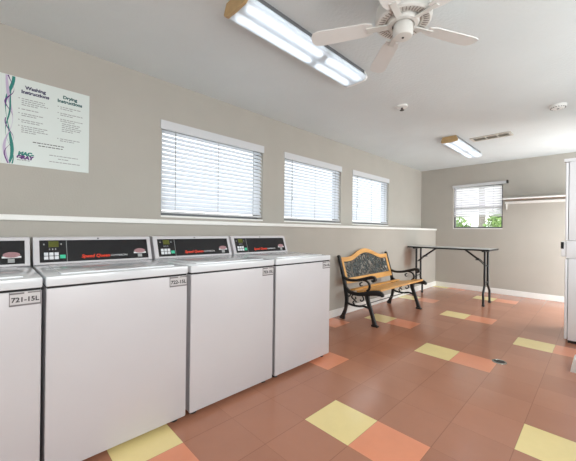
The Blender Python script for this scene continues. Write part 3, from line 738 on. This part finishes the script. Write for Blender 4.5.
# ------------------------------------------------------------------ stacked dryer on the right
t = thing('stacked_dryer', 'tall white stacked dryer standing at the right edge', 'dryer', (1.4, 3.25, 0))
DXF, DY0, DY1 = .965, 2.9, 3.6
obj('base', box(B(), DXF+.03, 1.83, DY0+.02, DY1-.02, 0, .04), M['gap'], t, label='black toe base')
obj('lower_cabinet', box(B(), DXF+.028, 1.84, DY0, DY1, .03, .865, .005), M['dryer'], t, sm=True)
obj('upper_cabinet', box(B(), DXF+.028, 1.84, DY0, DY1, 1.052, 1.86, .005), M['dryer'], t, sm=True)
obj('coin_section', box(B(), DXF+.012, 1.84, DY0-.002, DY1+.002, .868, 1.049, .004), M['dryer'], t, sm=True)
obj('top_cap', box(B(), DXF-.012, 1.85, DY0-.006, DY1+.006, 1.861, 1.895, .006), M['dryer'], t, sm=True)
for z0, z1 in ((.035, .862), (1.055, 1.857)):
    dpan = obj('door_panel', box(B(), DXF, DXF+.024, DY0+.001, DY1-.001, z0, z1, .012), M['dryer'], t, sm=True)
    zc = (z0+z1)/2
    bm = B(); yc = (DY0+DY1)/2
    ringv = [[bm.verts.new((x, yc+r_*math.cos(2*PI*k/36), zc+r_*math.sin(2*PI*k/36))) for k in range(36)] for r_, x in ((.23, DXF+.004), (.23, DXF-.004), (.19, DXF-.006), (.17, DXF-.003), (.17, DXF+.004))]
    for a, b in zip(ringv, ringv[1:]):
        for k in range(36): bm.faces.new((a[k], a[(k+1) % 36], b[(k+1) % 36], b[k]))
    obj('door_ring', bm, M['plastic'], dpan, sm=True)
    bm = B(); cv = [bm.verts.new((DXF-.003, yc+.171*math.cos(2*PI*k/36), zc+.171*math.sin(2*PI*k/36))) for k in range(36)]; f = bm.faces.new(cv)
    r = bmesh.ops.extrude_face_region(bm, geom=[f]); bmesh.ops.translate(bm, verts=[v for v in r['geom'] if isinstance(v, bmesh.types.BMVert)], vec=(.008, 0, 0))
    obj('door_glass', bm, M['panel_black'], dpan)
cb = obj('coin_box', box(B(), DXF-.028, DXF+.012, DY0+.01, DY0+.2, .885, 1.04, .005), M['dryer'], t, sm=True)
obj('coin_slot', box(B(), DXF-.032, DXF-.008, DY0+.004, DY0+.05, .965, 1.035, .002), M['gap'], cb, label='black coin slide')
bm = B(); lathe(bm, (1.05, DY0), [(0, 0), (.02, 0), (.02, .02), (.01, .03), (0, .03)], 12); bm.free()

# ------------------------------------------------------------------ outside
struct(obj('lawn_ground', box(B(), -9, 9, YB+.2, 18, -.25, -.15), M['grass'], origin=(0, 10, -.2)), 'lawn outside beyond the end wall window', 'lawn')
struct(obj('pavement_ground', box(B(), -9, XO-.01, -9, YB+.2, -.25, -.15), M['concrete'], origin=(-5, 0, -.2)), 'pale pavement outside the left wall windows', 'pavement')
def bush(c, rad, n, seed):
    bm = B(); rn = random.Random(seed)
    for k in range(n):
        d_ = Vector((rn.gauss(0, 1), rn.gauss(0, 1), rn.gauss(0, 1))).normalized(); p = Vector(c)+Vector((d_.x*rad[0], d_.y*rad[1], d_.z*rad[2]))*rn.uniform(.55, 1)
        u = Vector((rn.gauss(0, 1), rn.gauss(0, 1), rn.gauss(0, 1))).normalized(); v = u.cross(d_).normalized(); s_ = rn.uniform(.04, .09)
        bm.faces.new([bm.verts.new(p+u*s_), bm.verts.new(p+v*s_*.5), bm.verts.new(p-u*s_), bm.verts.new(p-v*s_*.5)])
    return bm
def shrub(loc, rad, n, seed, label):
    t = thing('leafy_shrub', label, 'shrub', (loc[0], loc[1], -.15))
    obj('foliage', bush(loc, rad, n, seed), M['leaf'], t)
    bm = B()
    for k in range(4): tube(bm, [(loc[0]+.04*k-.06, loc[1], -.15), (loc[0]+(k-1.5)*.2, loc[1]+.05*k-.1, loc[2])], .018, 6)
    obj('stem', bm, M['bark'], t)
shrub((-.78, 8.8, 1.05), (.34, .4, .85), 900, 1, 'bright green shrub outside the end wall window, right of the trunk')
shrub((-1.85, 9.1, .95), (.42, .4, .75), 800, 2, 'pale green shrub outside the end wall window, left of the trunk')
t = thing('garden_tree', 'grey trunk of a tree outside the end wall window', 'tree', (-1.76, 11.3, -.15))
bm = B(); tube(bm, [(-1.76, 11.3, -.15), (-1.78, 11.3, .8), (-1.74, 11.32, 1.6), (-1.78, 11.3, 3.6)], [.15, .125, .11, .09], 12); obj('trunk', bm, M['bark'], t, sm=True)
obj('crown', bush((-1.8, 11.3, 4.4), (1.2, 1.2, 1.0), 2200, 5), M['leaf'], t)

# ------------------------------------------------------------------ world and camera
wd = bpy.data.worlds.new('sky'); bpy.context.scene.world = wd; wd.use_nodes = True
bg = wd.node_tree.nodes['Background']; bg.inputs[0].default_value = (1, 1, .985, 1); bg.inputs[1].default_value = 2.7

cam = bpy.data.cameras.new('camera'); co = bpy.data.objects.new('camera', cam); C.objects.link(co)
f_px, yaw, pitch, roll = 304.927, -.79605, 0.0, .01226
fw = Vector((math.sin(yaw)*math.cos(pitch), math.cos(yaw)*math.cos(pitch), math.sin(pitch)))
rt = Vector((math.cos(yaw), -math.sin(yaw), 0)); up = rt.cross(fw)
r2 = rt*math.cos(roll)+up*math.sin(roll); u2 = -rt*math.sin(roll)+up*math.cos(roll)
mw = Matrix((r2, u2, -fw)).transposed().to_4x4(); mw.translation = Vector((1.21441, -1.34641, 1.11964))
co.matrix_world = mw
cam.sensor_width = 36; cam.sensor_fit = 'HORIZONTAL'; cam.lens = f_px/576*36; cam.clip_start = .02
sc = bpy.context.scene; sc.camera = co
sc.view_settings.view_transform = 'Standard'; sc.view_settings.look = 'None'; sc.view_settings.gamma = 1; sc.view_settings.use_curve_mapping = False
sc.view_settings.exposure = 0
sc.cycles.max_bounces = 10; sc.cycles.diffuse_bounces = 6; sc.cycles.transparent_max_bounces = 16
sc.cycles.use_denoising = True; sc.cycles.sample_clamp_indirect = 6
